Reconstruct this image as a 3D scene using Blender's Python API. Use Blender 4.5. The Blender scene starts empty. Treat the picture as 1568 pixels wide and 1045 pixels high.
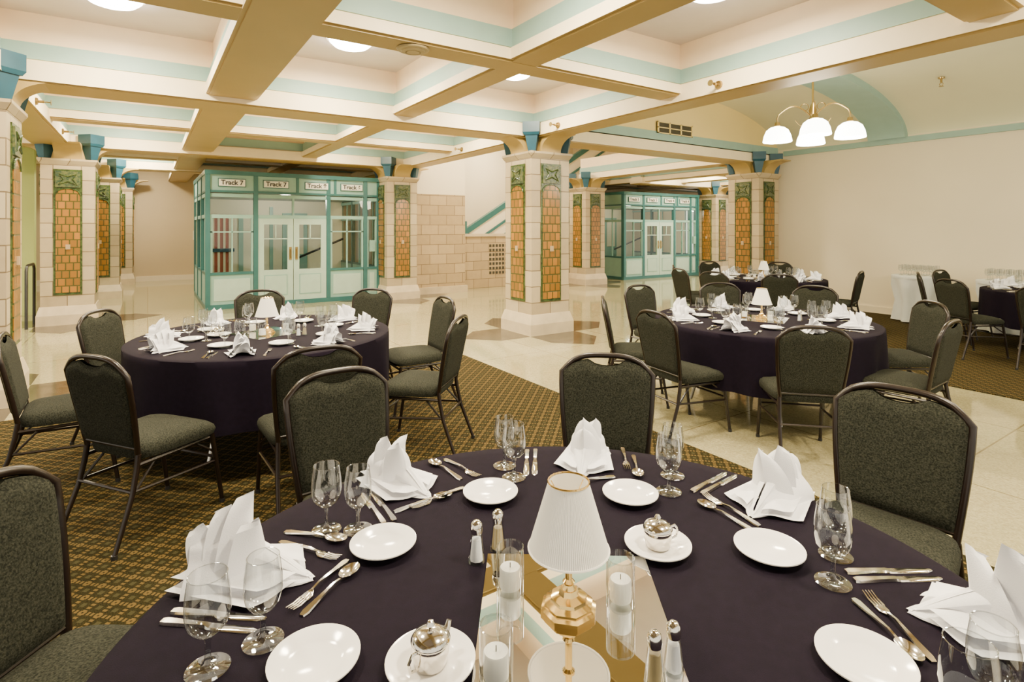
import bpy, math, random
from math import sin, cos, pi, sqrt, atan2, radians
from mathutils import Vector, Matrix
random.seed(4)
sc = bpy.context.scene
YAW = radians(33.5); CY, SY = cos(YAW), sin(YAW)
def W(X, Z): return (CY*X+SY*Z, -SY*X+CY*Z)

# ------------------------------------------------------------ materials
MATS = {}
def base_mat(name):
    m = bpy.data.materials.new(name); m.use_nodes = True
    nt = m.node_tree
    return m, nt, nt.nodes['Principled BSDF']
def N(nt, t, **kw):
    n = nt.nodes.new(t)
    for k, v in kw.items(): setattr(n, k, v)
    return n
def mat(name, col, rough=.5, metal=0., var=.06, scale=6., bump=0., bscale=60., emis=0., col2=None, coat=0., spec=.5):
    m, nt, p = base_mat(name)
    tc = N(nt, 'ShaderNodeTexCoord'); no = N(nt, 'ShaderNodeTexNoise')
    no.inputs['Scale'].default_value = scale; no.inputs['Detail'].default_value = 3
    nt.links.new(tc.outputs['Object'], no.inputs['Vector'])
    r = N(nt, 'ShaderNodeValToRGB')
    r.color_ramp.elements[0].position = .35; r.color_ramp.elements[1].position = .65
    c2 = col2 if col2 else tuple(min(1, c*(1+var)) for c in col)
    c1 = col if col2 else tuple(c*(1-var) for c in col)
    r.color_ramp.elements[0].color = (*c1, 1); r.color_ramp.elements[1].color = (*c2, 1)
    nt.links.new(no.outputs['Fac'], r.inputs['Fac']); nt.links.new(r.outputs['Color'], p.inputs['Base Color'])
    p.inputs['Roughness'].default_value = rough; p.inputs['Metallic'].default_value = metal
    p.inputs['Coat Weight'].default_value = coat; p.inputs['Specular IOR Level'].default_value = spec
    if bump:
        n2 = N(nt, 'ShaderNodeTexNoise'); n2.inputs['Scale'].default_value = bscale
        nt.links.new(tc.outputs['Object'], n2.inputs['Vector'])
        b = N(nt, 'ShaderNodeBump'); b.inputs['Strength'].default_value = bump; b.inputs['Distance'].default_value = .01
        nt.links.new(n2.outputs['Fac'], b.inputs['Height']); nt.links.new(b.outputs['Normal'], p.inputs['Normal'])
    if emis:
        nt.links.new(r.outputs['Color'], p.inputs['Emission Color']); p.inputs['Emission Strength'].default_value = emis
    MATS[name] = m; return m
def brick(name, c1, c2, mortar, bw, bh, ms=.01, rough=.5, off=.5, bump=.3, flat=False):
    m, nt, p = base_mat(name)
    tc = N(nt, 'ShaderNodeTexCoord'); sp = N(nt, 'ShaderNodeSeparateXYZ'); cb = N(nt, 'ShaderNodeCombineXYZ')
    nt.links.new(tc.outputs['Object'], sp.inputs[0])
    ad = N(nt, 'ShaderNodeMath', operation='ADD')
    nt.links.new(sp.outputs[0], ad.inputs[0]); nt.links.new(sp.outputs[1], ad.inputs[1])
    nt.links.new(ad.outputs[0], cb.inputs[0]); nt.links.new(sp.outputs[2], cb.inputs[1])
    b = N(nt, 'ShaderNodeTexBrick'); b.offset = off
    nt.links.new(cb.outputs[0], b.inputs['Vector'])
    b.inputs['Color1'].default_value = (*c1, 1); b.inputs['Color2'].default_value = (*c2, 1); b.inputs['Mortar'].default_value = (*mortar, 1)
    b.inputs['Scale'].default_value = 1; b.inputs['Brick Width'].default_value = bw; b.inputs['Row Height'].default_value = bh
    b.inputs['Mortar Size'].default_value = ms; b.inputs['Mortar Smooth'].default_value = .2
    no = N(nt, 'ShaderNodeTexNoise'); no.inputs['Scale'].default_value = 9; no.inputs['Detail'].default_value = 4
    nt.links.new(tc.outputs['Object'], no.inputs['Vector'])
    mm = N(nt, 'ShaderNodeMix', data_type='RGBA', blend_type='MULTIPLY'); mm.inputs['Factor'].default_value = .2
    nt.links.new(b.outputs['Color'], mm.inputs[6]); nt.links.new(no.outputs['Fac'], mm.inputs[7])
    nt.links.new(mm.outputs[2], p.inputs['Base Color'])
    bp = N(nt, 'ShaderNodeBump'); bp.invert = True; bp.inputs['Strength'].default_value = bump; bp.inputs['Distance'].default_value = .01
    nt.links.new(b.outputs['Fac'], bp.inputs['Height']); nt.links.new(bp.outputs['Normal'], p.inputs['Normal'])
    p.inputs['Roughness'].default_value = rough
    MATS[name] = m; return m

mat('cream_paint', (.92, .79, .55), .55, var=.02)
mat('peach_paint', (.92, .72, .48), .55, var=.02)
mat('ochre_paint', (.44, .31, .10), .4, var=.04, scale=2)
mat('blue_green_paint', (.30, .46, .41), .5, var=.03)
mat('capital_blue', (.012, .070, .11), .4, var=.1)
mat('lilac_plaster', (.68, .60, .57), .7, var=.02)
mat('wall_cream', (.84, .74, .55), .6, var=.02, scale=1)
mat('wall_beige', (.62, .50, .31), .6, var=.03, scale=1)
mat('wall_green', (.60, .70, .24), .6, var=.03, scale=1)
mat('vault_paint', (.72, .70, .48), .6, var=.03, scale=1)
mat('lunette_paint', (.82, .65, .27), .6, var=.03, scale=1)
mat('teal_paint', (.030, .13, .13), .35, var=.05)
mat('mint_paint', (.25, .43, .37), .4, var=.04)
mat('mint_door', (.42, .57, .48), .4, var=.03)
mat('sign_white', (.84, .82, .70), .5)
mat('sign_ink', (.03, .03, .03), .5)
mat('black_metal', (.02, .02, .02), .35)
mat('vent_dark', (.05, .045, .03), .5)
mat('terracotta_curtain', (.45, .10, .05), .7)
brick('stone_block', (.56, .42, .23), (.46, .34, .18), (.20, .14, .075), .44, .235, .007, .45)
brick('stone_pier', (.60, .49, .31), (.47, .37, .22), (.21, .15, .08), .36, .235, .007, .4)
brick('amber_tile', (.46, .20, .025), (.27, .13, .02), (.08, .08, .02), .10, .125, .009, .22, bump=.7)
mat('green_tile', (.045, .075, .02), .25, var=.5, scale=25, bump=.5, bscale=40)
mat('ornament_tile', (.02, .055, .035), .3, scale=28, col2=(.14, .15, .05), bump=.9, bscale=30)
mat('plinth_stone', (.60, .49, .32), .35, var=.08, scale=5)
mat('dark_marble', (.075, .060, .038), .12, var=.3, scale=8)
mat('table_linen', (.0060, .0034, .0092), .9, var=.12, scale=40, bump=.12, bscale=500, spec=.12)
mat('napkin_linen', (.88, .88, .91), .8, var=.02, bump=.1, bscale=400)
mat('porcelain', (.90, .88, .85), .12, var=.01)
mat('chair_fabric', (.012, .0135, .010), .95, scale=170, col2=(.042, .044, .032), bump=.3, bscale=300, spec=.12)
mat('chair_frame', (.011, .006, .004), .3, metal=.0, var=.2)
mat('steel', (.75, .72, .66), .12, metal=1, var=.02)
mat('chrome_leg', (.5, .48, .45), .25, metal=1, var=.02)
mat('brass', (.85, .60, .22), .14, metal=1, var=.04)
mat('brass_dull', (.42, .30, .12), .3, metal=1, var=.04)
mat('mirror', (.92, .92, .90), .01, metal=1, var=.005)
mat('candle_wax', (.86, .84, .76), .4, var=.01)
mat('shade_fabric', (.88, .85, .76), .8, var=.01, emis=.15)
mat('lamp_glass', (1, .95, .82), .4, var=.01, emis=40)
mat('bell_glass', (1, .95, .82), .4, var=.01, emis=14)
mat('white_cloth', (.75, .78, .76), .8, var=.03)
mat('grille', (.42, .33, .16), .4)
# glass (thin)
def glass(name, tint, spec, base=.04, pw=3.):
    m, nt, p = base_mat(name); nt.nodes.remove(p)
    out = nt.nodes['Material Output']
    t = N(nt, 'ShaderNodeBsdfTransparent'); t.inputs[0].default_value = (*tint, 1)
    g = N(nt, 'ShaderNodeBsdfGlossy'); g.inputs['Roughness'].default_value = .02
    lw = N(nt, 'ShaderNodeLayerWeight'); lw.inputs['Blend'].default_value = .5
    pwn = N(nt, 'ShaderNodeMath', operation='POWER'); pwn.inputs[1].default_value = pw
    no = N(nt, 'ShaderNodeMath', operation='MULTIPLY'); no.inputs[1].default_value = spec
    ad = N(nt, 'ShaderNodeMath', operation='ADD'); ad.inputs[1].default_value = base
    nt.links.new(lw.outputs['Facing'], pwn.inputs[0]); nt.links.new(pwn.outputs[0], no.inputs[0]); nt.links.new(no.outputs[0], ad.inputs[0])
    mx = N(nt, 'ShaderNodeMixShader')
    nt.links.new(ad.outputs[0], mx.inputs[0]); nt.links.new(t.outputs[0], mx.inputs[1]); nt.links.new(g.outputs[0], mx.inputs[2])
    nt.links.new(mx.outputs[0], out.inputs['Surface']); MATS[name] = m
glass('clear_glass', (.89, .91, .92), .85, .09, 2.2)
glass('window_glass', (.93, .97, .95), .3, .03, 3)

# carpet
def carpet():
    m, nt, p = base_mat('carpet')
    tc = N(nt, 'ShaderNodeTexCoord'); sp = N(nt, 'ShaderNodeSeparateXYZ'); nt.links.new(tc.outputs['Object'], sp.inputs[0])
    def M(op, a, b=None, v=None):
        n = N(nt, 'ShaderNodeMath', operation=op)
        nt.links.new(a, n.inputs[0])
        if b is not None: nt.links.new(b, n.inputs[1])
        if v is not None: n.inputs[1].default_value = v
        return n.outputs[0]
    x, y = sp.outputs[0], sp.outputs[1]
    u = M('ADD', x, y); v = M('SUBTRACT', x, y)
    def line(c, per, wid):
        f = M('FRACT', M('MULTIPLY', c, v=1/per)); f = M('SUBTRACT', f, v=.5); f = M('ABSOLUTE', f)
        return M('LESS_THAN', f, v=wid)
    l1 = line(u, .11, .12); l2 = line(v, .11, .12)
    d1 = line(v, .0275, .30); d2 = line(u, .0275, .30)
    ln = M('MAXIMUM', M('MULTIPLY', l1, d1), M('MULTIPLY', l2, d2))
    s1 = M('FRACT', M('MULTIPLY', u, v=1/.11)); s1n = M('ABSOLUTE', M('SUBTRACT', M('FRACT', M('ADD', s1, v=.5)), v=.5))
    s2 = M('FRACT', M('MULTIPLY', v, v=1/.11)); s2n = M('ABSOLUTE', M('SUBTRACT', M('FRACT', M('ADD', s2, v=.5)), v=.5))
    dot = M('LESS_THAN', M('MAXIMUM', s1n, s2n), v=.14)
    no = N(nt, 'ShaderNodeTexNoise'); no.inputs['Scale'].default_value = 220
    nt.links.new(tc.outputs['Object'], no.inputs['Vector'])
    r = N(nt, 'ShaderNodeValToRGB'); nt.links.new(no.outputs['Fac'], r.inputs[0])
    r.color_ramp.elements[0].position = .4; r.color_ramp.elements[1].position = .6
    r.color_ramp.elements[0].color = (.011, .010, .003, 1); r.color_ramp.elements[1].color = (.030, .024, .007, 1)
    mx = N(nt, 'ShaderNodeMix', data_type='RGBA'); nt.links.new(ln, mx.inputs[0]); nt.links.new(r.outputs[0], mx.inputs[6]); mx.inputs[7].default_value = (.110, .072, .022, 1)
    mx2 = N(nt, 'ShaderNodeMix', data_type='RGBA'); nt.links.new(dot, mx2.inputs[0]); nt.links.new(mx.outputs[2], mx2.inputs[6]); mx2.inputs[7].default_value = (.045, .040, .016, 1)
    nt.links.new(mx2.outputs[2], p.inputs['Base Color']); p.inputs['Roughness'].default_value = .95; p.inputs['Specular IOR Level'].default_value=.1
    b = N(nt, 'ShaderNodeBump'); b.inputs['Strength'].default_value = .4; b.inputs['Distance'].default_value = .005
    nt.links.new(no.outputs['Fac'], b.inputs['Height']); nt.links.new(b.outputs[0], p.inputs['Normal'])
    MATS['carpet'] = m
carpet()
def terrazzo():
    m, nt, p = base_mat('terrazzo')
    tc = N(nt, 'ShaderNodeTexCoord')
    vo = N(nt, 'ShaderNodeTexVoronoi'); vo.inputs['Scale'].default_value = 90; nt.links.new(tc.outputs['Object'], vo.inputs['Vector'])
    r = N(nt, 'ShaderNodeValToRGB'); nt.links.new(vo.outputs['Color'], r.inputs[0])
    r.color_ramp.elements[0].color = (.33, .29, .16, 1); r.color_ramp.elements[1].color = (.50, .45, .27, 1)
    no = N(nt, 'ShaderNodeTexNoise'); no.inputs['Scale'].default_value = .9; no.inputs['Detail'].default_value = 4; nt.links.new(tc.outputs['Object'], no.inputs['Vector'])
    r2 = N(nt, 'ShaderNodeValToRGB'); nt.links.new(no.outputs['Fac'], r2.inputs[0])
    r2.color_ramp.elements[0].color = (.78, .82, .76, 1); r2.color_ramp.elements[1].color = (1, .96, .90, 1)
    mx = N(nt, 'ShaderNodeMix', data_type='RGBA', blend_type='MULTIPLY'); mx.inputs[0].default_value = 1
    nt.links.new(r.outputs[0], mx.inputs[6]); nt.links.new(r2.outputs[0], mx.inputs[7])
    b = N(nt, 'ShaderNodeTexBrick'); b.offset = 0; b.inputs['Scale'].default_value = 1; b.inputs['Brick Width'].default_value = 1.4; b.inputs['Row Height'].default_value = 1.4
    b.inputs['Mortar Size'].default_value = .006; b.inputs['Color1'].default_value = (1, 1, 1, 1); b.inputs['Color2'].default_value = (.95, .96, .95, 1); b.inputs['Mortar'].default_value = (.55, .5, .42, 1)
    nt.links.new(tc.outputs['Object'], b.inputs['Vector'])
    m2 = N(nt, 'ShaderNodeMix', data_type='RGBA', blend_type='MULTIPLY'); m2.inputs[0].default_value = 1
    nt.links.new(mx.outputs[2], m2.inputs[6]); nt.links.new(b.outputs['Color'], m2.inputs[7])
    nt.links.new(m2.outputs[2], p.inputs['Base Color']); p.inputs['Roughness'].default_value = .07; p.inputs['Specular IOR Level'].default_value = .75
    MATS['terrazzo'] = m
terrazzo()

# ------------------------------------------------------------ mesh builder
class MB:
    def __init__(s): s.v=[]; s.f=[]; s.m=[]; s.sm=[]; s.mats=[]
    def mi(s, n):
        if n not in s.mats: s.mats.append(n)
        return s.mats.index(n)
    def add(s, vs, fs, m, smooth=False, M=None):
        o = len(s.v)
        for v in vs:
            v = Vector(v)
            if M is not None: v = M @ v
            s.v.append(v)
        ms = m if isinstance(m, list) else [m]*len(fs)
        for f, mm in zip(fs, ms):
            s.f.append([o+i for i in f]); s.m.append(s.mi(mm)); s.sm.append(smooth)
    def box(s, x0, x1, y0, y1, z0, z1, m, bottom=None, M=None):
        vs = [(x0,y0,z0),(x1,y0,z0),(x1,y1,z0),(x0,y1,z0),(x0,y0,z1),(x1,y0,z1),(x1,y1,z1),(x0,y1,z1)]
        fs = [(3,2,1,0),(4,5,6,7),(0,1,5,4),(1,2,6,5),(2,3,7,6),(3,0,4,7)]
        s.add(vs, fs, [bottom or m]+[m]*5, False, M)
    def frustum(s, c, r0, r1, z0, z1, m, M=None, n=4, ph=pi/4):
        s.lathe([(0,z0),(r0,z0),(r1,z1),(0,z1)], m, n, c, False, ph=ph, M=M)
    def lathe(s, prof, m, n=24, c=(0,0,0), smooth=True, mod=None, M=None, ph=0.):
        vs=[]; fs=[]
        k=len(prof)
        for i in range(n):
            t = 2*pi*i/n+ph
            for j,(r,z) in enumerate(prof):
                rr = r*(mod(t,j) if mod else 1)
                vs.append((c[0]+rr*cos(t), c[1]+rr*sin(t), c[2]+z))
        ml=[]
        for i in range(n):
            i2=(i+1)%n
            for j in range(k-1):
                fs.append((i*k+j, i2*k+j, i2*k+j+1, i*k+j+1)); ml.append(m[j] if isinstance(m,list) else m)
        s.add(vs, fs, ml, smooth, M)
    def tube(s, pts, r, m, n=8, closed=False, M=None, flat=1.):
        P=[Vector(p) for p in pts]; K=len(P); vs=[]; fs=[]
        up=None
        for i,p in enumerate(P):
            if closed: d=(P[(i+1)%K]-P[i-1])
            else: d=(P[min(i+1,K-1)]-P[max(i-1,0)])
            d.normalize()
            if up is None:
                up = Vector((0,0,1)) if abs(d.z)<.9 else Vector((0,1,0))
            sd = d.cross(up); sd.normalize(); up = sd.cross(d); up.normalize()
            rr = r[i] if isinstance(r,(list,tuple)) else r
            for q in range(n):
                t=2*pi*q/n
                vs.append(p+sd*(cos(t)*rr)+up*(sin(t)*rr*flat))
        for i in range(K if closed else K-1):
            i2=(i+1)%K
            for q in range(n):
                q2=(q+1)%n
                fs.append((i*n+q, i*n+q2, i2*n+q2, i2*n+q))
        if not closed:
            fs.append(tuple(range(n))[::-1]); fs.append(tuple((K-1)*n+q for q in range(n)))
        s.add(vs, fs, m, True, M)
    def grid(s, fn, nu, nv, m, smooth=True, M=None):
        vs=[fn(i/nu, j/nv) for i in range(nu+1) for j in range(nv+1)]
        fs=[(i*(nv+1)+j,(i+1)*(nv+1)+j,(i+1)*(nv+1)+j+1,i*(nv+1)+j+1) for i in range(nu) for j in range(nv)]
        s.add(vs, fs, m, smooth, M)
    def mesh(s, name, angle=35):
        me=bpy.data.meshes.new(name); me.from_pydata([tuple(v) for v in s.v],[],s.f)
        for n in s.mats: me.materials.append(MATS[n])
        me.polygons.foreach_set('material_index', s.m); me.polygons.foreach_set('use_smooth', s.sm)
        me.update()
        try: me.set_sharp_from_angle(angle=radians(angle))
        except Exception: pass
        return me
def inst(me, name, loc=(0,0,0), rz=0., parent=None, sc_=1.):
    o=bpy.data.objects.new(name, me); sc.collection.objects.link(o)
    o.location=loc; o.rotation_euler=(0,0,rz); o.scale=(sc_,)*3
    if parent: o.parent=parent
    return o
def T(x,y,z,rz=0.,rx=0.,ry=0.): return Matrix.Translation((x,y,z))@Matrix.Rotation(rz,4,'Z')@Matrix.Rotation(rx,4,'X')@Matrix.Rotation(ry,4,'Y')

# ------------------------------------------------------------ room shell
A0, A1, B0, B1 = -8., 24., -3., 20.
CZ = 3.55; HZ = 4.6
b=MB(); b.box(A0,A1,B0,B1,-.1,0,'terrazzo'); inst(b.mesh('floor'),'floor')
b=MB(); b.box(-8,3.23,-3,5.95,.001,.010,'carpet'); inst(b.mesh('carpet_rug'),'carpet_rug')
b=MB(); b.box(6.6,11.12,-3,5.3,.001,.010,'carpet'); inst(b.mesh('carpet_rug'),'carpet_rug')
b=MB()
b.box(A0,5.0,B0,B1,CZ,CZ+.1,'lilac_plaster'); b.box(12.5,A1,6.86,B1,CZ,CZ+.1,'lilac_plaster'); b.box(5.0,12.5,15,B1,CZ,CZ+.1,'lilac_plaster')
b.box(5.0,12.5,6.86,15,HZ,HZ+.1,'cream_paint')
inst(b.mesh('ceiling'),'ceiling')
b=MB(); b.box(4.95,5.05,6.9,15,3.5,HZ,'cream_paint'); b.box(12.45,12.55,6.9,15,3.5,HZ,'cream_paint'); b.box(5.05,12.45,14.95,15.05,3.5,HZ,'cream_paint')
b.box(5.05,12.5,6.76,6.86,3.09,HZ,'cream_paint')
inst(b.mesh('wall_upper'),'wall_upper')
# vault
def vz(a): return 3.17+.86*sqrt(max(0,1-((a-8.15)/3.055)**2))
VA=[8.15-3.055*cos(pi*i/60) for i in range(61)]
b=MB(); vs=[];fs=[]
for a in VA: vs+=[(a,-3,vz(a)),(a,6.75,vz(a))]
fs=[(2*i,2*i+1,2*i+3,2*i+2) for i in range(60)]
b.add(vs,fs,'vault_paint',True); inst(b.mesh('ceiling_vault',60),'ceiling_vault')
b=MB()
for b0,b1 in ((4.25,4.85),(-.9,-.4)):
    vs=[]
    for i,a in enumerate(VA):
        t=pi*i/60; nx=cos(t)*.12; nz=-sin(t)*.12
        z=vz(a)
        vs+=[(a,b0,z+.02),(a+nx,b0,z+nz),(a+nx,b1,z+nz),(a,b1,z+.02)]
    fs=[]
    for i in range(60):
        for k in range(3): fs.append((4*i+k,4*i+k+1,4*i+k+5,4*i+k+4))
    b.add(vs,fs,'blue_green_paint',True)
inst(b.mesh('trim_2',40),'trim_2')
b=MB(); b.box(5.1,11.3,6.66,6.75,3.0,4.4,'lunette_paint'); inst(b.mesh('wall_lunette'),'wall_lunette')
b=MB(); b.box(7.45,8.35,6.62,6.66,3.24,3.44,'vent_dark')
for k in range(3): b.box(7.43,8.37,6.605,6.625,3.235+.095*k,3.25+.095*k,'lunette_paint')
for k in range(4): b.box(7.43+.3*k,7.46+.3*k,6.605,6.625,3.235,3.445,'lunette_paint')
inst(b.mesh('air_vent'),'air_vent')
b=MB(); b.box(11.2,11.4,-3,6.9,0,4.4,'wall_cream'); inst(b.mesh('wall_right'),'wall_right')
b=MB(); b.box(11.14,11.2,-3,6.5,3.08,3.18,'blue_green_paint'); inst(b.mesh('trim_1'),'trim_1')
b=MB(); b.box(11.17,11.2,-3,6.5,0,.12,'wall_cream'); inst(b.mesh('baseboard_right'),'baseboard_right')
b=MB(); b.box(A0,A1,B1-.5,B1-.3,0,CZ,'wall_beige'); inst(b.mesh('wall_back'),'wall_back')
b=MB(); b.box(-8,A1,B1-.53,B1-.5,0,.15,'wall_cream'); inst(b.mesh('baseboard_back'),'baseboard_back')
b=MB(); b.box(-8,-1.7,13.0,13.2,0,CZ,'wall_green'); inst(b.mesh('wall_left'),'wall_left')
b=MB(); b.box(16.4,24,12.2,12.4,0,CZ,'stone_block'); inst(b.mesh('wall_side'),'wall_side')
b=MB(); b.box(4.9,6.55,12.0,12.25,0,2.38,'stone_block'); b.box(4.9,6.55,12.0,12.25,2.38,HZ,'wall_cream')
b.box(4.9,6.6,11.95,12.0,0,.16,'plinth_stone')
inst(b.mesh('wall_stone'),'wall_stone')
b=MB(); b.box(6.4,11.5,14.6,14.8,0,HZ,'wall_cream'); inst(b.mesh('wall_stair'),'wall_stair')
# staircase
b=MB()
b.box(6.55,10.2,12.5,12.7,0,1.35,'stone_block')
b.box(6.5,10.2,12.46,12.74,1.35,1.42,'plinth_stone')
for i in range(7):
    for j in range(7):
        b.box(7.55+.1*i,7.61+.1*i,12.485,12.5,.35+.12*j,.42+.12*j,'vent_dark')
def ramp(y0,y1,lo,hi,m,x0=7.0,x1=10.6):
    f=lambda x: 1.62+.60*(x-7.1)
    vs=[(x0,y0,f(x0)+lo),(x1,y0,f(x1)+lo),(x1,y1,f(x1)+lo),(x0,y1,f(x0)+lo),(x0,y0,f(x0)+hi),(x1,y0,f(x1)+hi),(x1,y1,f(x1)+hi),(x0,y1,f(x0)+hi)]
    b.add(vs,[(3,2,1,0),(4,5,6,7),(0,1,5,4),(1,2,6,5),(2,3,7,6),(3,0,4,7)],m)
ramp(12.75,12.85,-1.15,-.85,'teal_paint',7.5,12.0); ramp(12.73,12.87,-.16,.0,'teal_paint',6.9,12.0); ramp(12.78,12.82,-.85,-.14,'wall_cream',7.1,12.0)
ramp(12.73,12.87,-.55,-.48,'teal_paint',7.1,12.0)
ramp(12.85,14.2,-1.10,-1.0,'ochre_paint',7.5,12); ramp(14.2,14.3,-1.15,-.85,'teal_paint',7.5,12)
for k in range(16): b.box(7.6+.27*k,7.9+.27*k,12.85,14.2,.72+.162*k,.89+.162*k,'plinth_stone')
b.box(6.85,7.0,12.72,12.88,0,1.75,'teal_paint')
inst(b.mesh('staircase'),'staircase')

# ------------------------------------------------------------ ceiling beams
b=MB(); eps=[0]
def beam(d, c, s0, s1, w, zb, main=True):
    eps[0]+=.0007; zb+=eps[0]
    w2=w-.12
    def bx(hw,z0,z1,m,bt):
        if d=='A': b.box(s0,s1,c-hw,c+hw,z0,z1,m,bt)
        else: b.box(c-hw,c+hw,s0,s1,z0,z1,m,bt)
    bx(w/2-.03,zb,zb+.02,'ochre_paint',None)
    bx(w/2,zb+.015,3.09+eps[0],'cream_paint','ochre_paint')
    bx(w2/2,3.09,3.12+eps[0],'cream_paint',None)
    bx(w2/2+.01+eps[0],3.12,3.27+eps[0],'blue_green_paint',None)
    bx(w2/2-.01,3.27,CZ,'peach_paint',None)
LB=-1.3
beam('A',6.86,-8,24,.52,2.90); beam('B',4.93,-3,19.5,.38,2.905); beam('B',LB,-3,19.5,.50,2.905)
beam('A',11.8,-8,5.1,.5,2.90); beam('A',11.8,12.3,24,.5,2.90); beam('A',15.6,-8,24,.5,2.92)
for c in (4.06,1.3,-1.4): beam('A',c,-8,5,.32,2.98)
beam('B',.76,-3,19.5,.50,2.96); beam('B',2.73,-3,19.5,.32,2.98)
for c in (9.33,13.6): beam('A',c,-8,5,.32,2.98); beam('A',c,12.5,24,.32,2.98)
for c in (14.2,16.2): beam('B',c,6.9,19.5,.32,2.98)
beam('B',10.5,6.9,12.1,.4,2.93); beam('B',12.55,6.9,19.5,.3,2.95); beam('B',-3.4,-3,13,.4,2.96); beam('B',-5.6,-3,13,.32,2.96)
inst(b.mesh('ceiling_beams'),'ceiling_beams')

# ------------------------------------------------------------ columns
b=MB()
H=.35
b.box(-H,H,-H,H,.28,2.66,'stone_pier')
b.frustum((0,0,0),.40*sqrt(2),.40*sqrt(2),.0,.16,'plinth_stone')
b.frustum((0,0,0),.40*sqrt(2),.36*sqrt(2),.16,.30,'plinth_stone')
b.frustum((0,0,0),.355*sqrt(2),.39*sqrt(2),2.60,2.66,'stone_pier')
b.box(-.39,.39,-.39,.39,2.66,2.69,'stone_pier')
b.box(-.30,.30,-.30,.30,2.69,2.93,'ochre_paint')
for k in range(4):
    M=Matrix.Rotation(k*pi/2,4,'Z')
    b.box(-.185,.185,-H-.012,-H,.48,2.52,'green_tile',M=M)
    b.box(-.155,.155,-H-.02,-H-.012,.52,2.10,'amber_tile',M=M)
    vs=[(0,-H-.02,2.10)]+[(.155*cos(pi*i/10),-H-.02,2.10+.10*sin(pi*i/10)) for i in range(11)]
    b.add(vs,[(0,i+1,i+2) for i in range(10)],'amber_tile',M=M)
    b.box(-.16,.16,-H-.03,-H-.012,2.23,2.49,'ornament_tile',M=M)
    b.tube([(.16*cos(pi*i/10),-H-.022,2.10+.11*sin(pi*i/10)) for i in range(11)],.010,'green_tile',6,M=M)
    b.tube([(x_,-H-.03,z_) for x_,z_ in ((-.12,2.27),(-.06,2.36),(-.11,2.44),(0,2.40),(.11,2.44),(.06,2.36),(.12,2.27),(0,2.32))],.012,'green_tile',6,closed=True,M=M)
    b.box(-.03,.03,-H-.035,-H-.02,1.22,1.30,'stone_block',M=M)
    prof=[(-.20,2.69),(-.36,2.69)]+[(-.36-.34*(1-cos(t*pi/20)),2.69+.225*sin(t*pi/20)) for t in range(1,11)]+[(-.72,2.935),(-.2,2.935)]
    n=len(prof); vs=[(-.18,y,z) for y,z in prof]+[(.18,y,z) for y,z in prof]
    fs=[tuple(range(n)),tuple(range(2*n-1,n-1,-1))]+[(i,n+i,n+(i+1)%n,(i+1)%n) for i in range(n)]
    b.add(vs,fs,'ochre_paint',False,M)
    MC=Matrix.Rotation(k*pi/2,4,'Z')@Matrix.Translation((-.30,-.30,0))@Matrix.Rotation(pi/4,4,'Z')
    b.frustum((0,0,0),.06,.13,2.62,2.92,'capital_blue',M=MC)
    b.frustum((0,0,0),.15,.18,2.92,2.96,'capital_blue',M=MC)
    b.box(-.125,.125,-.125,.125,2.96,3.11,'capital_blue',M=MC)
col=b.mesh('tiled_column')
cols=[(-1.38,6.80),(5.0,6.86),(10.63,6.86),(-1.08,11.8),(4.68,11.8),(10.35,11.8),(16.0,11.8),(-.88,15.5),(-.7,19.0)]
for c in cols: inst(col,'tiled_column',(c[0],c[1],0))
b=MB()
for c in cols[:7]:
    for k in range(4):
        M=T(c[0],c[1],0,k*pi/2)
        b.add([(-.41,-.41,.0015),(.41,-.41,.0015),(.41,-.9,.0015),(0,-1.3,.0015),(-.41,-.9,.0015)],[(0,4,3,2,1)],'dark_marble',M=M)
inst(b.mesh('floor_inlay'),'floor_inlay')

# ------------------------------------------------------------ ceiling lamps
b=MB(); b.lathe([(0,-.11),(.10,-.104),(.17,-.08),(.215,-.04),(.228,0)],'lamp_glass',32)
b.lathe([(.228,-.012),(.25,-.012),(.25,0),(.2,0)],'lilac_plaster',32)
lm=b.mesh('ceiling_lamp')
WARM=(1,.83,.56)
def light(t,name,loc,e,size,col=WARM,parent=None,rot=None):
    L=bpy.data.lights.new(name,t); L.energy=e; L.color=col
    if t=='AREA': L.shape='DISK'; L.size=size
    else: L.shadow_soft_size=size
    o=bpy.data.objects.new(name,L); sc.collection.objects.link(o); o.location=loc
    if parent: o.parent=parent
    if rot: o.rotation_euler=rot
    return o
lamps=[(-.25,5.75),(1.78,5.75),(3.85,5.75),(-.25,2.85),(1.75,2.75),(3.85,2.85),(1.75,0.),(3.85,0.),
       (-.25,8.1),(1.78,8.1),(3.85,8.1),(-.25,10.6),(2.9,10.6),(-.1,14.7),(7.9,8.6),(7.9,11.0),(13.4,10.6),(13.4,8.1),(-3,9.5),(-.2,17.5),(15.2,10.5),(6.0,10.6),(8.5,13.4),(-2.6,5.5),(-4.5,11)]  # lamps by the stair and far-left wall are added to brighten those dark bays
for p in lamps:
    hi=5<p[0]<12.5 and 6.9<p[1]<15
    o=inst(lm,'ceiling_lamp',(p[0],p[1],HZ if hi else CZ))
    light('AREA','bulb',(0,0,-.13),118,.4,parent=o)

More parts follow.
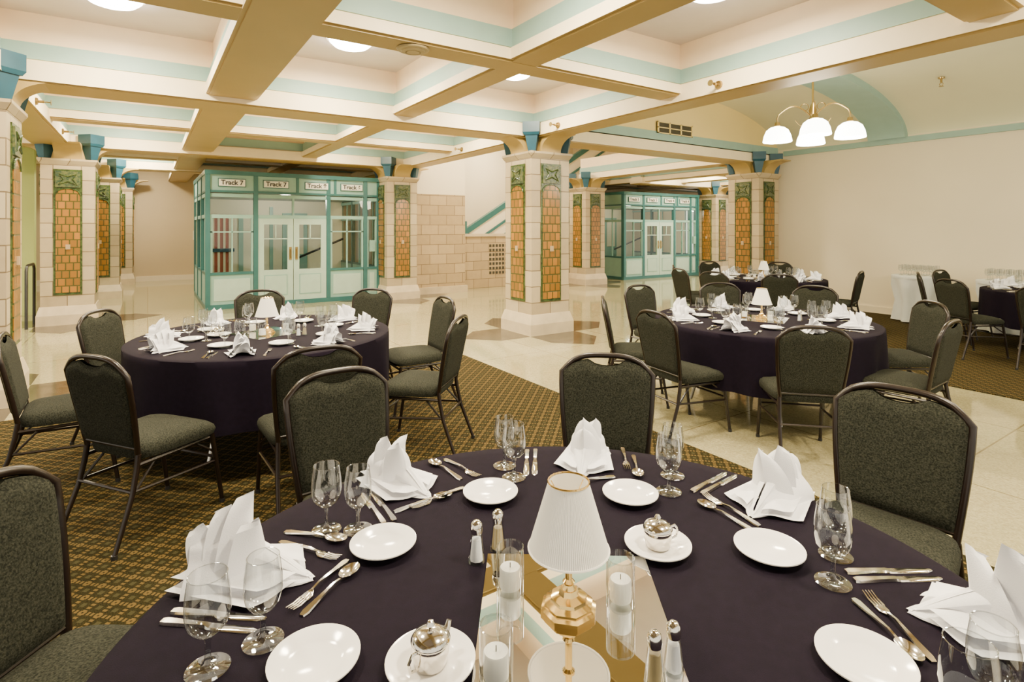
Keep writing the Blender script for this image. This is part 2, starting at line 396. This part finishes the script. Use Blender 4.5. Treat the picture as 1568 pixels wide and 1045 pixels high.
# ------------------------------------------------------------ booth
def booth():
    b=MB(); w=3.42; d=3.0; h=2.62
    P='teal_paint'; Q='mint_paint'
    b.box(-.04,w+.04,-.03,d,0,.09,P)
    b.box(0,w,0.05,d,h-.06,h,Q)
    b.box(-.05,w+.05,-.05,d+.05,h-.02,h+.06,P); b.box(-.03,w+.03,-.03,d,h-.36,h-.32,P)
    posts=[0,.84,2.26,3.06,3.36]
    for x in posts: b.box(x-.035,x+.045,-.02,.08,.09,h-.02,P)
    for x in (1.63,2.4): b.box(x-.02,x+.03,-.025,.05,h-.34,h-.02,P)
    b.box(0,w,0.0,.05,h-.33,h-.02,Q)
    for x0,x1 in ((.045,.80),(.885,2.22),(2.305,3.02),(3.1,3.33)):
        b.box(x0,x1,.0,.05,2.17,2.24,Q); b.box(x0,x1,-.01,.06,1.76,1.83,Q)
        b.box(x0,x1,.02,.026,1.83,2.17,'window_glass')
        k=max(1,round((x1-x0)/.65))
        for i in range(1,k): 
            xx=x0+(x1-x0)*i/k; b.box(xx-.02,xx+.02,0,.05,1.83,2.17,Q)
    for x0,x1 in ((.045,.80),(2.305,3.02),(3.1,3.33)):
        b.box(x0,x1,0,.05,.09,.66,Q); b.box(x0+.06,x1-.06,-.012,.01,.16,.58,'mint_door')
        b.box(x0,x1,-.02,.06,.66,.71,P)
        b.box(x0,x0+.04,0,.05,.71,1.76,Q); b.box(x1-.04,x1,0,.05,.71,1.76,Q)
        b.box(x0+.04,x1-.04,.02,.026,.71,1.76,'window_glass')
        if x1-x0>.4:
            m_=(x0+x1)/2
            b.box(m_-.012,m_+.012,.0,.05,.71,1.76,Q); b.box(x0,x1,.0,.05,1.48,1.505,Q)
    for x0,x1,s in ((.885,1.55,1),(1.56,2.22,-1)):
        D='mint_door'
        b.box(x0,x0+.11,-.005,.045,.09,1.76,D); b.box(x1-.11,x1,-.005,.045,.09,1.76,D)
        b.box(x0,x1,-.005,.045,.09,.72,D); b.box(x0,x1,-.005,.045,1.64,1.76,D)
        b.box(x0+.11,x1-.11,-.012,-.005,.20,.62,'mint_paint'); b.box(x0+.13,x1-.13,-.016,-.012,.22,.60,D)
        b.box(x0+.11,x1-.11,.015,.02,.72,1.64,'window_glass')
        b.box((x0+x1)/2-.01,(x0+x1)/2+.01,.0,.04,1.35,1.64,D); b.box(x0+.11,x1-.11,.0,.04,1.34,1.36,D)
        xx = x1-.055 if s>0 else x0+.055
        b.box(xx-.025,xx+.025,-.02,-.005,.92,1.18,'brass_dull'); b.tube([(xx,-.02,.96),(xx,-.06,.98),(xx,-.06,1.12),(xx,-.02,1.14)],.009,'brass_dull',6)
    for sx in (0,w):
        for yy in (0,1.0,2.0,d): b.box(sx-.04,sx+.04,yy-.04,yy+.04,.09,h-.02,P)
        b.box(sx-.025,sx+.025,0,d,h-.33,h-.02,Q); b.box(sx-.025,sx+.025,0,d,.09,.66,Q)
        b.box(sx-.03,sx+.03,0,d,.66,.71,P); b.box(sx-.03,sx+.03,0,d,1.76,1.83,Q); b.box(sx-.03,sx+.03,0,d,2.17,2.24,Q)
        b.box(sx-.003,sx+.003,0,d,.71,2.17,'window_glass')
        for yy in (.5,1.5,2.5): b.box(sx-.015,sx+.015,yy-.015,yy+.015,.71,2.17,Q)
    b.box(0,w,d-.05,d,.09,h,'wall_cream')
    b.box(-.1+.15,.75,d-.1,d-.06,.1,1.9,'terracotta_curtain'); b.box(.9,1.0,d-.1,d-.06,.1,1.9,'mint_paint'); b.box(1.6,1.68,d-.1,d-.06,.1,2.1,'mint_paint')
    b.box(1.9,2.5,d-.12,d-.06,.1,1.95,'mint_paint'); b.box(2.0,2.4,d-.14,d-.12,.9,1.8,'wall_cream')
    for i in range(6): b.box(.08+.12*i,.13+.12*i,d-.13,d-.1,.1,1.9,'wall_cream')
    b.box(.05,.8,d-.16,d-.1,1.0,1.08,'capital_blue')
    b.tube([(2.2,d-.3,.8),(3.2,d-.9,1.3)],.03,'black_metal',6)
    b.box(3.15,3.27,-.06,-.0,1.05,1.3,Q)
    return b.mesh('track_gate_booth')
bm=booth()
def put_booth(a,bb,labels):
    o=inst(bm,'track_gate_booth',(a,bb,0))
    for k,(x,t) in enumerate(zip((.42,1.22,2.02,2.76),labels)):
        s=MB(); s.box(-.23,.23,-.02,0,-.065,.065,'sign_white'); s.box(-.245,.245,-.012,0,-.08,.08,'teal_paint'); q=inst(s.mesh('sign_board'),'sign_board',(x,-.01,2.45),parent=o)
        c=bpy.data.curves.new('sign_text','FONT'); c.body=t; c.size=.125; c.align_x='CENTER'; c.align_y='CENTER'; c.extrude=.002; c.offset=.003
        c.materials.append(MATS['sign_ink'])
        to=bpy.data.objects.new('sign_text',c); sc.collection.objects.link(to); to.parent=o; to.location=(x,-.034,2.45); to.rotation_euler=(pi/2,0,0)
    light('POINT','booth_bulb',(1.7,1.5,2.3),200,.12,col=(1,.9,.72),parent=o)
put_booth(.95,11.95,['Track 7','Track 7','Track 8','Track 6'])
put_booth(12.0,12.0,['Track 5','Track 5','Track 4','Track 4'])

# ------------------------------------------------------------ chandelier
b=MB()
b.lathe([(0,1.20),(.09,1.20),(.08,1.16),(.015,1.13),(.012,.55),(.03,.52),(.05,.45),(.03,.38),(.05,.33),(.02,.27),(0,.26)],'brass_dull',16)
AR=.43
for k in range(4):
    M=Matrix.Rotation(k*pi/2+.55,4,'Z')
    pts=[(.03+(AR-.05)*t, 0, .38+.12*sin(t*pi*1.0)+ .05*t) for t in [i/10 for i in range(11)]]
    pts+=[(AR,0,.38),(AR,0,.30)]
    b.tube(pts,.011,'brass_dull',6,M=M)
    b.tube([(.05+.16*t,0,.33-.08*sin(pi*t)) for t in [i/8 for i in range(9)]],.006,'brass_dull',6,M=M)
    b.tube([(.10+.05*cos(t),0,.50+.05*sin(t)) for t in [i*.6 for i in range(9)]],.005,'brass_dull',6,M=M)
    b.lathe([(.03,.32),(.04,.27),(.03,.26)],'brass_dull',12,(AR,0,0),M=M)
    b.lathe([(.035,.265),(.09,.25),(.14,.21),(.17,.14),(.185,.06),(.18,.05)],'bell_glass',24,(AR,0,0),M=M)
    b.lathe([(0,.20),(.04,.18),(.05,.13),(.03,.09),(0,.08)],'bell_glass',12,(AR,0,0),M=M)
ch=inst(b.mesh('chandelier'),'chandelier',(7.46,3.94,2.70))
light('POINT','chandelier_bulb',(0,0,-.1),140,.3,parent=ch)
ch2=inst(ch.data,'chandelier',(8.15,-.1,2.80)); light('POINT','chandelier_bulb',(0,0,-.1),140,.3,parent=ch2)

b=MB(); b.lathe([(0,0),(.035,0),(.03,.015),(.012,.02),(.012,.06),(0,.06)],'brass_dull',12,M=Matrix.Rotation(-pi/2,4,'Y'))
b.tube([(-.06,0,.0),(-.075,.02,0),(-.10,.012,0),(-.10,-.012,0),(-.075,-.02,0),(-.06,0,0)],.004,'brass_dull',6)
b.lathe([(0,0),(.025,0),(.025,.004),(0,.004)],'brass_dull',12,M=Matrix.Translation((-.105,0,0))@Matrix.Rotation(-pi/2,4,'Y'))
sp=b.mesh('fire_sprinkler')
for a,bb,z,r in ((4.738,3.43,2.99,0),(4.738,6.0,2.99,0),(4.738,8.8,2.99,0),(-1.048,8.1,2.99,pi),(-1.048,10.4,2.99,pi)):
    inst(sp,'fire_sprinkler',(a,bb,z),r,sc_=1.25)
o=inst(sp,'fire_sprinkler',(10.0,3.355,vz(10.0)-.012),0,sc_=1.25); o.rotation_euler=(0,-pi/2,0)
b=MB(); b.lathe([(0,-.03),(.05,-.03),(.055,-.022),(.06,-.028),(.09,-.024),(.095,-.016),(.12,-.012),(.13,0)],'grille',28)
inst(b.mesh('ceiling_speaker'),'ceiling_speaker',(1.75,4.06,2.98))
b=MB(); b.box(-.14,.14,-.02,0,-.14,.14,'sign_white'); b.box(-.1,.1,-.024,-.02,.02,.08,'ochre_paint'); inst(b.mesh('wall_plaque'),'wall_plaque',(1.3,19.5,1.35))
b=MB(); b.tube([(0,0,0),(0,0,.9),(0,.04,.96),(0,.10,.98),(0,.6,.98),(0,.66,.96),(0,.70,.9),(0,.70,0)],.022,'black_metal'); inst(b.mesh('handrail'),'handrail',(-1.56,11.2,0))

# ------------------------------------------------------------ chair
def chair_mesh():
    b=MB(); F='chair_fabric'; R='chair_frame'
    by=lambda z: -.215-(z-.45)*.17-.05*max(0,(z-.45))**2
    def hw(z):
        t=(z-.45)/.48; return .185+.035*sin(min(1,t*1.1)*pi/2)
    def ztop(x): return .925-.075*(abs(x)/.22)**3.2
    def pf(side):
        def fn(u,v):
            x0=-1+2*u
            s=x0*.20
            zt=ztop(s)-.018
            if abs(s)<.075: zt-=.030*sqrt(max(0,1-(s/.075)**2))
            zb=.475
            z=zb+(zt-zb)*v
            x=x0*(hw(z)-.008)
            e=min(1,(1-abs(x0))*7)*min(1,min(v,1-v)*9)
            e=sqrt(max(0,1-(1-e)**2))
            return (x,by(z)+side*(.008+.017*e),z)
        return fn
    b.grid(pf(1),28,16,F); b.grid(pf(-1),28,16,F)
    pts=[]
    for i in range(9): z=.44+.40*i/8; pts.append((-hw(z),by(z),z))
    for i in range(1,16):
        x=-.215+.43*i/16; z=ztop(x)
        if i in(1,15): z-=.006
        pts.append((x,by(z),z))
    for i in range(9): z=.84-.40*i/8; pts.append((hw(z),by(z),z))
    b.tube(pts,.0135,R,8)
    b.tube([(-.19,by(.47),.47),(.19,by(.47),.47)],.010,R,6)
    rings=[(.90,.405),(.97,.41),(1.0,.43),(1.0,.45),(.97,.468),(.88,.482),(.6,.492),(.25,.495),(0.001,.495)]
    vs=[];fs=[];n=40
    for sc_,z in rings:
        for i in range(n):
            t=2*pi*i/n; c,s=cos(t),sin(t)
            e=.36
            x=(abs(c)**e)*(1 if c>0 else -1)*.225*sc_; y=(abs(s)**e)*(1 if s>0 else -1)*.225*sc_
            x*=1+.08*y/.22
            vs.append((x,y+.01,z-(.02*max(0,(y-.12)/.1) if z>.44 else 0)))
    for j in range(len(rings)-1):
        for i in range(n): fs.append((j*n+i,j*n+(i+1)%n,(j+1)*n+(i+1)%n,(j+1)*n+i))
    b.add(vs,fs,F,True); b.add([v for v in vs[:n]],[tuple(range(n))[::-1]],R)
    for s in (-1,1):
        b.tube([(s*.187,by(.44),.44),(s*.19,-.225,.36),(s*.195,-.25,.25),(s*.205,-.34,.012)],[.0135,.0135,.0125,.011],R,8)
        b.tube([(s*.205,.19,.405),(s*.21,.205,.30),(s*.215,.25,.012)],[.0135,.013,.011],R,8)
        b.lathe([(0,0),(.014,0),(.014,.02),(0,.02)],'black_metal',10,(s*.205,-.34,0)); b.lathe([(0,0),(.014,0),(.014,.02),(0,.02)],'black_metal',10,(s*.215,.25,0))
        b.tube([(s*.20,.20,.39),(s*.19,-.22,.39)],.010,R,6)
        b.tube([(s*.21,.215,.25),(s*.195,-.245,.27)],.008,R,6)
        b.tube([(s*.21,.205,.30),(s*.17,.10,.385)],.007,R,6)
        b.tube([(s*.195,-.25,.25),(s*.18,-.12,.385)],.007,R,6)
    b.tube([(-.205,.195,.38),(.205,.195,.38)],.009,R,6); b.tube([(-.195,-.25,.27),(.195,-.25,.27)],.008,R,6)
    b.tube([(-.21,.21,.27),(.21,.21,.27)],.008,R,6)
    return b.mesh('dining_chair',50)
CH=chair_mesh()
def chair(Xb,Zb,ctr,tw=0.):
    p=Vector(W(Xb,Zb)); c=Vector(W(*ctr)); d=(c-p).normalized()
    phi=atan2(-d.x,d.y)+tw
    f=Vector((-sin(phi),cos(phi)))
    q=p+f*.28
    inst(CH,'dining_chair',(q.x,q.y,.0105 if (q.x<3.0 and q.y<5.7) or q.x>6.8 else 0),phi)

# ------------------------------------------------------------ table
def table_mesh(seed):
    b=MB(); R=.905; rnd=random.Random(seed); ph=[rnd.random()*6 for _ in range(4)]
    n=180; prof=[(0,.75),(.3,.75),(.6,.75),(.85,.75),(R-.008,.75),(R+.002,.745)]
    K=12
    for j in range(1,K+1): prof.append((R+.004+.005*(j/K),.745-.43*(j/K)))
    def mod(t,j):
        if j<6: return 1
        q=(j-5)/K
        f=sin(9*t+ph[0])*.5+sin(14*t+ph[1])*.35+sin(23*t+ph[2])*.25
        return 1+q*.038*f
    b.lathe(prof,'table_linen',n,mod=mod)
    for k in range(4):
        M=Matrix.Rotation(k*pi/2+pi/4,4,'Z')
        b.tube([(.45,.0,.70),(.50,.0,.35),(.60,.0,.012)],.015,'chrome_leg',8,M=M)
        b.tube([(.47,-.02,.55),(.2,0,.70)],.008,'chrome_leg',6,M=M)
    b.tube([(.34,.34,.3),(-.34,.34,.3)],.010,'chrome_leg',6); b.tube([(.34,-.34,.3),(-.34,-.34,.3)],.010,'chrome_leg',6)
    b.lathe([(0,.70),(.88,.70),(.88,.735),(0,.735)],'chrome_leg',48)
    return b.mesh('round_banquet_table',60)
TC=[(.14,1.12),(-1.87,4.2),(2.2,4.85),(4.07,8.9),(7.05,6.9)]
for i,c in enumerate(TC):
    x,y=W(*c); inst(table_mesh(i),'round_banquet_table',(x,y,0.0105))
TZ=.7615
# ------------------------------------------------------------ tableware meshes
b=MB(); b.lathe([(0,.006),(.045,.006),(.052,.009),(.078,.018),(.0815,.0185),(.0815,.016),(.05,.003),(.04,0),(0,0)],'porcelain',48); PLATE=b.mesh('bread_plate',60)
def goblet(h,rb,rm,nm):
    b=MB(); s=h/.165
    b.lathe([(0,.001),(.034,.001),(.036,.003),(.014,.007),(.006,.013),(.0048,.03*s),(.0048,.048*s),(.008,.060*s)],'clear_glass',32)
    b.lathe([(.0,.059*s),(.010,.061*s),(.022,.068*s),(rb*.9,.082*s),(rb,.103*s),(rb*.97,.13*s),(rm,.165*s)],'clear_glass',32)
    b.tube([(rm*cos(2*pi*i/32),rm*sin(2*pi*i/32),.165*s) for i in range(32)],.0009,'clear_glass',5,closed=True)
    return b.mesh(nm,60)
GOB=goblet(.165,.037,.031,'water_goblet'); WIN=goblet(.158,.034,.028,'wine_glass')
b=MB(); b.lathe([(0,.001),(.0295,.001),(.030,.003),(.030,.098)],'clear_glass',32)
b.lathe([(.030,.098),(.028,.099),(.0275,.095)],'clear_glass',32)
b.lathe([(0,.010),(.0225,.010),(.023,.050),(.021,.053),(0,.051)],'candle_wax',24); b.tube([(0,0,.050),(0,0,.062)],.001,'black_metal',5); VOT=b.mesh('candle_glass',50)
def shaker(f,nm):
    b=MB(); b.lathe([(0,0),(.019,0),(.018,.004),(.012,.06),(.011,.066),(0,.066)],'clear_glass',8,smooth=False); b.lathe([(0,.004),(.0145,.004),(.010,.05),(0,.05)],f,8)
    b.lathe([(.0125,.062),(.0135,.07),(.012,.082),(.006,.089),(0,.09)],'steel',16); return b.mesh(nm,50)
SALT=shaker('napkin_linen','salt_shaker'); PEP=shaker('grille','pepper_shaker')
# napkin
def napkin(seed):
    rn=random.Random(seed); b=MB(); m='napkin_linen'
    def side(s):
        def fn(u,v):
            y=.14-.235*u; wd=.088*(u**.7); rz=.010+.085*sin(min(1,u*1.15)*pi/2)
            x=s*wd*(1-v)**(.7); z=rz*v+.002+.012*sin(v*pi)*u
            return (x+s*.006*sin(v*9+seed),y-.02*v,z)
        return fn
    b.grid(side(1),12,10,m); b.grid(side(-1),12,10,m)
    for s in (-1,1):
        for q_,zz in ((1.,0),(.72,.016)):
            b.grid(lambda u,v: (s*(.02+.088*u*q_)*(1-.3*v),.11-.20*v-.05*u, .004+zz+.024*v*(1-u)+.003*(1+sin(u*6+seed))),8,8,m)
    tz0=[.150,.168,.150,.118]
    for i in range(4):
        by_=.034-.026*i; ty=.032-.042*i; tz=tz0[i]+rn.uniform(-.012,.010); w=.058-.003*i; sk=rn.uniform(-.040,.040)
        def fn(u,v,by_=by_,ty=ty,tz=tz,w=w,sk=sk,i=i):
            q=-1+2*u; k=(max(0,1-v**1.6))**.60*(1+.18*v)
            cup=.045*(q*q)*(1-v*.5)
            return (q*w*k+sk*v*v, by_+(ty-by_)*v-cup-.012*abs(q)+.005*sin(q*5+i)*v, .016+(tz-.016)*v-.020*abs(q)*v)
        b.grid(fn,14,12,m)
    return b.mesh('folded_napkin',32)
NAPS=[napkin(i) for i in range(4)]
nk=[0]
def NAPm():
    nk[0]+=1; return NAPS[nk[0]%4]
# cutlery along +Y
def cut(kind):
    b=MB(); m='steel'
    def ribbon(pts):
        vs=[]
        for y,w,z,t in pts: vs+=[(-w,y,z),(w,y,z),(w*.8,y,z+t),(-w*.8,y,z+t)]
        fs=[(3,2,1,0)]
        for i in range(len(pts)-1):
            o=4*i
            for k in range(4): fs.append((o+k,o+(k+1)%4,o+4+(k+1)%4,o+4+k))
        o=4*(len(pts)-1); fs.append((o,o+1,o+2,o+3)); b.add(vs,fs,m,True)
    if kind=='knife':
        ribbon([(0,.007,0,.005),(.01,.009,0,.006),(.06,.007,0,.006),(.095,.006,0,.006),(.105,.009,0,.003),(.15,.010,0,.002),(.19,.009,0,.002),(.205,.003,0,.0015)])
    else:
        ribbon([(0,.006,0,.003),(.012,.0095,.001,.003),(.05,.006,.004,.003),(.10,.003,.008,.003),(.125,.0035,.004,.003)])
        if kind=='fork':
            ribbon([(.122,.004,.004,.002),(.135,.012,.002,.002),(.150,.012,.002,.002)])
            for k in range(4): 
                x=-.0095+.00633*k
                b.tube([(x,.148,.003),(x,.17,.003),(x,.192,.008)],[.0019,.0018,.001],m,6)
        else:
            def fn(u,v):
                r=v; t=2*pi*u
                return (.019*r*cos(t),.152+.030*r*sin(t),.001+.008*r*r)
            b.grid(fn,20,5,m)
    return b.mesh('table_'+kind,50)
CUT={k:cut(k) for k in('knife','fork','spoon')}
# lamp
b=MB()
b.lathe([(0,0),(.060,0),(.060,.008),(.052,.012),(.052,.018),(.040,.024),(.038,.030),(.022,.036),(.018,.046),(0,.046)],'brass',8,smooth=False,ph=pi/8)
b.lathe([(.018,.04),(.012,.05),(.010,.055),(.013,.06),(.0075,.066),(.0075,.12),(.013,.125),(.013,.13),(.007,.135),(.006,.20),(.0,.2)],'brass',16)
b.lathe([(.0825,.130),(.0415,.268)],'shade_fabric',240,mod=lambda t,j:1+.014*(1 if int(round(t*240/(2*pi)))%2 else -1),smooth=False)
b.lathe([(.0805,.131),(.0400,.267)],'shade_fabric',60)
for r,z in ((.0425,.268),(.0835,.130)):
    b.tube([(r*cos(2*pi*i/40),r*sin(2*pi*i/40),z) for i in range(40)],.0022,'brass' if r<.05 else 'shade_fabric',6,closed=True)
for k in range(3): b.tube([(0,0,.2),(.04*cos(k*2.09),.04*sin(k*2.09),.262)],.0012,'brass',5)
b.lathe([(0,.16),(.012,.17),(.015,.19),(.008,.205),(0,.21)],'porcelain',12)
LAMP=b.mesh('table_lamp',40)
b=MB(); b.box(-.19,.19,-.20,.20,0,.003,'mirror'); MIR=b.mesh('mirror_tile')
def pot(spout):
    b=MB()
    b.lathe([(0,0),(.026,0),(.030,.004),(.033,.02),(.035,.035),(.034,.042),(.036,.044),(.036,.047),(.030,.056),(.016,.062),(.004,.064),(.004,.068),(.008,.072),(.005,.078),(0,.079)],'steel',32)
    if spout:
        b.tube([(.033,0,.025),(.045,0,.035),(.052,0,.05)],[.009,.007,.005],'steel',8)
    b.tube([(-.033,0,.012),(-.052,0,.018),(-.056,0,.035),(-.048,0,.046),(-.034,0,.042)],.003,'steel',6)
    return b.mesh('creamer_pot' if spout else 'sugar_pot',50)
SUG=pot(False); CRM=pot(True)
def put(me,name,X,Z,z=TZ,rz=0.,s=1.):
    x,y=W(X,Z); return inst(me,name,(x,y,z),rz,sc_=s)
def putcut(kind,p0,p1,z=TZ):
    a=Vector(W(*p0)); c=Vector(W(*p1)); d=c-a
    L=.205 if kind=='knife' else .19
    mid=(a+c)/2; f=d.normalized(); st=mid-f*L/2
    inst(CUT[kind],'table_'+kind,(st.x,st.y,z),atan2(-f.x,f.y))
def ang_to(X,Z,c):
    p=Vector(W(X,Z)); q=Vector(W(*c)); d=q-p; return atan2(-d.x,d.y)

c1=TC[0]
for X,Z in ((-.322,1.377),(-.064,1.641),(.351,1.633),(.632,1.352),(-.361,1.005),(.644,1.004)): put(PLATE,'bread_plate',X,Z)
for (X,Z,tw,s) in ((-.598,1.264,.1,1.08),(-.345,1.71,.2,.95),(.25,1.88,-.1,.92),(.755,1.61,.1,1.02),(.96,1.10,-.3,1.05),(-.45,.62,0,1)): put(NAPm(),'folded_napkin',X,Z,rz=ang_to(X,Z,c1)+tw,s=s)
for X,Z,k in ((-.49,1.453,0),(-.407,1.455,1),(-.025,1.845,1),(.006,1.76,0),(.517,1.773,1),(.474,1.665,0),(.722,1.238,0),(.788,1.340,1),(-.550,.995,0),(-.48,1.062,1),(.69,.83,0),(.77,.88,1)):
    put(GOB if k==0 else WIN,'water_goblet' if k==0 else 'wine_glass',X,Z,s=1.05)
for X,Z in ((-.004,1.208),(.23,1.167),(-.028,.968)): put(VOT,'candle_glass',X,Z,z=TZ+.003)
put(SALT,'salt_shaker',-.085,1.32,s=1.1); put(PEP,'pepper_shaker',-.035,1.37,s=1.1); put(PEP,'pepper_shaker',.25,.965,z=TZ+.0035); put(SALT,'salt_shaker',.290,.988,z=TZ+.0035)
put(MIR,'mirror_tile',.125,1.14,rz=-YAW-.03); put(LAMP,'table_lamp',.118,1.147,z=TZ+.003)
put(PLATE,'saucer',.363,1.371); put(SUG,'sugar_pot',.363,1.371,z=TZ+.0065,rz=pi*.9); put(PLATE,'saucer',-.148,1.0); put(CRM,'creamer_pot',-.148,1.0,z=TZ+.0065,rz=.4)
CL=[('spoon',(-.164,1.751),(-.282,1.886)),('fork',(-.224,1.891),(-.116,1.771)),('fork',(-.144,1.696),(-.29,1.56)),('spoon',(-.32,1.555),(-.185,1.645)),
('knife',(.055,1.98),(.045,1.77)),('knife',(.085,1.99),(.072,1.77)),('knife',(-.355,1.50),(-.44,1.64)),('knife',(-.33,1.515),(-.415,1.655)),
('fork',(.40,1.99),(.382,1.82)),('spoon',(.424,1.92),(.405,1.76)),('knife',(.519,1.645),(.726,1.82)),('knife',(.545,1.63),(.75,1.80)),
('fork',(.665,1.47),(.574,1.645)),('spoon',(.635,1.45),(.540,1.61)),('fork',(-.577,1.394),(-.43,1.33)),('spoon',(-.59,1.445),(-.42,1.40)),
('fork',(-.397,1.318),(-.46,1.15)),('spoon',(-.43,1.14),(-.365,1.30)),('knife',(-.716,1.116),(-.50,1.09)),('knife',(-.709,1.145),(-.50,1.125)),
('knife',(.763,1.276),(.99,1.285)),('knife',(.764,1.245),(.99,1.255)),('fork',(.775,1.01),(.775,1.20)),('spoon',(.735,1.18),(.748,1.0)),('fork',(.28,1.75),(.20,1.72))]
for k,p,q in CL: putcut(k,p,q)
def dress(c,n=8,off=.2):
    for i in range(n):
        t=off+2*pi*i/n
        def P(r,dt): return (c[0]+r*cos(t+dt), c[1]+r*sin(t+dt))
        p=P(.70,0); put(NAPm(),'folded_napkin',*p,rz=ang_to(*p,c)+random.uniform(-.4,.4),s=.88)
        p=P(.50,.40); put(PLATE,'bread_plate',*p)
        p=P(.52,-.30); put(GOB,'water_goblet',*p,s=1.05); p=P(.42,-.20); put(WIN,'wine_glass',*p,s=1.05)
        putcut('knife',P(.82,-.20),P(.64,-.26)); putcut('spoon',P(.82,-.24),P(.64,-.31)); putcut('fork',P(.82,.2),P(.64,.25))
    put(MIR,'mirror_tile',*c,rz=.4); put(LAMP,'table_lamp',*c,z=TZ+.003)
    for k in range(3):
        t=off+.5+k*2.1; put(VOT,'candle_glass',c[0]+.14*cos(t),c[1]+.14*sin(t),z=TZ+.003)
    put(SALT,'salt_shaker',c[0]+.28,c[1]-.1); put(PEP,'pepper_shaker',c[0]+.31,c[1]-.06)
    put(PLATE,'saucer',c[0]-.30,c[1]-.12); put(SUG,'sugar_pot',c[0]-.30,c[1]-.12,z=TZ+.0065)
dress(TC[1],off=.2); dress(TC[2],off=.1); dress(TC[3],off=.3); dress(TC[4],off=.2)
for X,Z,tw in ((.46,2.68,0),(-.75,2.39,.05),(1.49,2.12,.1),(-1.30,1.32,0)): chair(X,Z,TC[0],tw)
for X,Z,tw in ((-2.97,3.24,-.1),(-3.10,4.15,.0),(-2.03,2.70,-.25),(-1.02,2.90,0),(-.39,3.88,0),(-.62,4.96,0),(-2.52,5.5,0),(-1.43,5.62,0)): chair(X,Z,TC[1],tw)
for X,Z,tw in ((.86,5.06,0),(1.10,4.19,-.1),(1.95,3.56,0),(3.0,3.78,0),(3.60,4.75,0),(1.42,6.1,0),(3.3,6.0,0),(2.4,6.35,0)): chair(X,Z,TC[2],tw)
for X,Z,tw in ((2.6,8.5,0),(2.75,9.3,0),(2.9,7.9,0),(3.62,7.45,0),(5.05,8.0,0),(4.9,10.1,0),(3.7,10.3,0)): chair(X,Z,TC[3],tw)
for X,Z,tw in ((5.35,6.7,0),(6.4,8.2,0),(5.7,5.9,0),(5.75,7.75,0)): chair(X,Z,TC[4],tw)

def stand():
    b=MB()
    b.lathe([(0,.77),(.36,.77),(.38,.765),(.385,.74),(.38,.72)],'white_cloth',48)
    b.lathe([(.38,.75),(.36,.6),(.30,.35),(.34,.02)],'white_cloth',72,mod=lambda t,j:1+(.03+.04*j)*sin(7*t)*(j>0))
    b.lathe([(0,0),(.25,0),(.25,.02),(.03,.04),(.03,.76),(0,.76)],'chrome_leg',20)
    return b.mesh('linen_draped_stand',60)
ST=stand()
for a,bb in ((10.70,3.9),(10.70,2.75)):
    inst(ST,'linen_draped_stand',(a,bb,.0105))
    for i in range(-2,3):
        for j in (-1,0,1): inst(GOB,'water_goblet',(a+.11*j,bb+.11*i,.782),0)

# ------------------------------------------------------------ camera & world
cam=bpy.data.cameras.new('camera'); co=bpy.data.objects.new('camera',cam); sc.collection.objects.link(co)
co.location=(0,0,1.56); co.rotation_euler=(pi/2,0,-YAW); cam.sensor_width=36; cam.lens=19.35; cam.shift_y=-.110; cam.clip_start=.05
sc.camera=co
w=bpy.data.worlds.new('world'); sc.world=w; w.use_nodes=True
bg=w.node_tree.nodes['Background']; bg.inputs[0].default_value=(1,.91,.74,1); bg.inputs[1].default_value=1.75
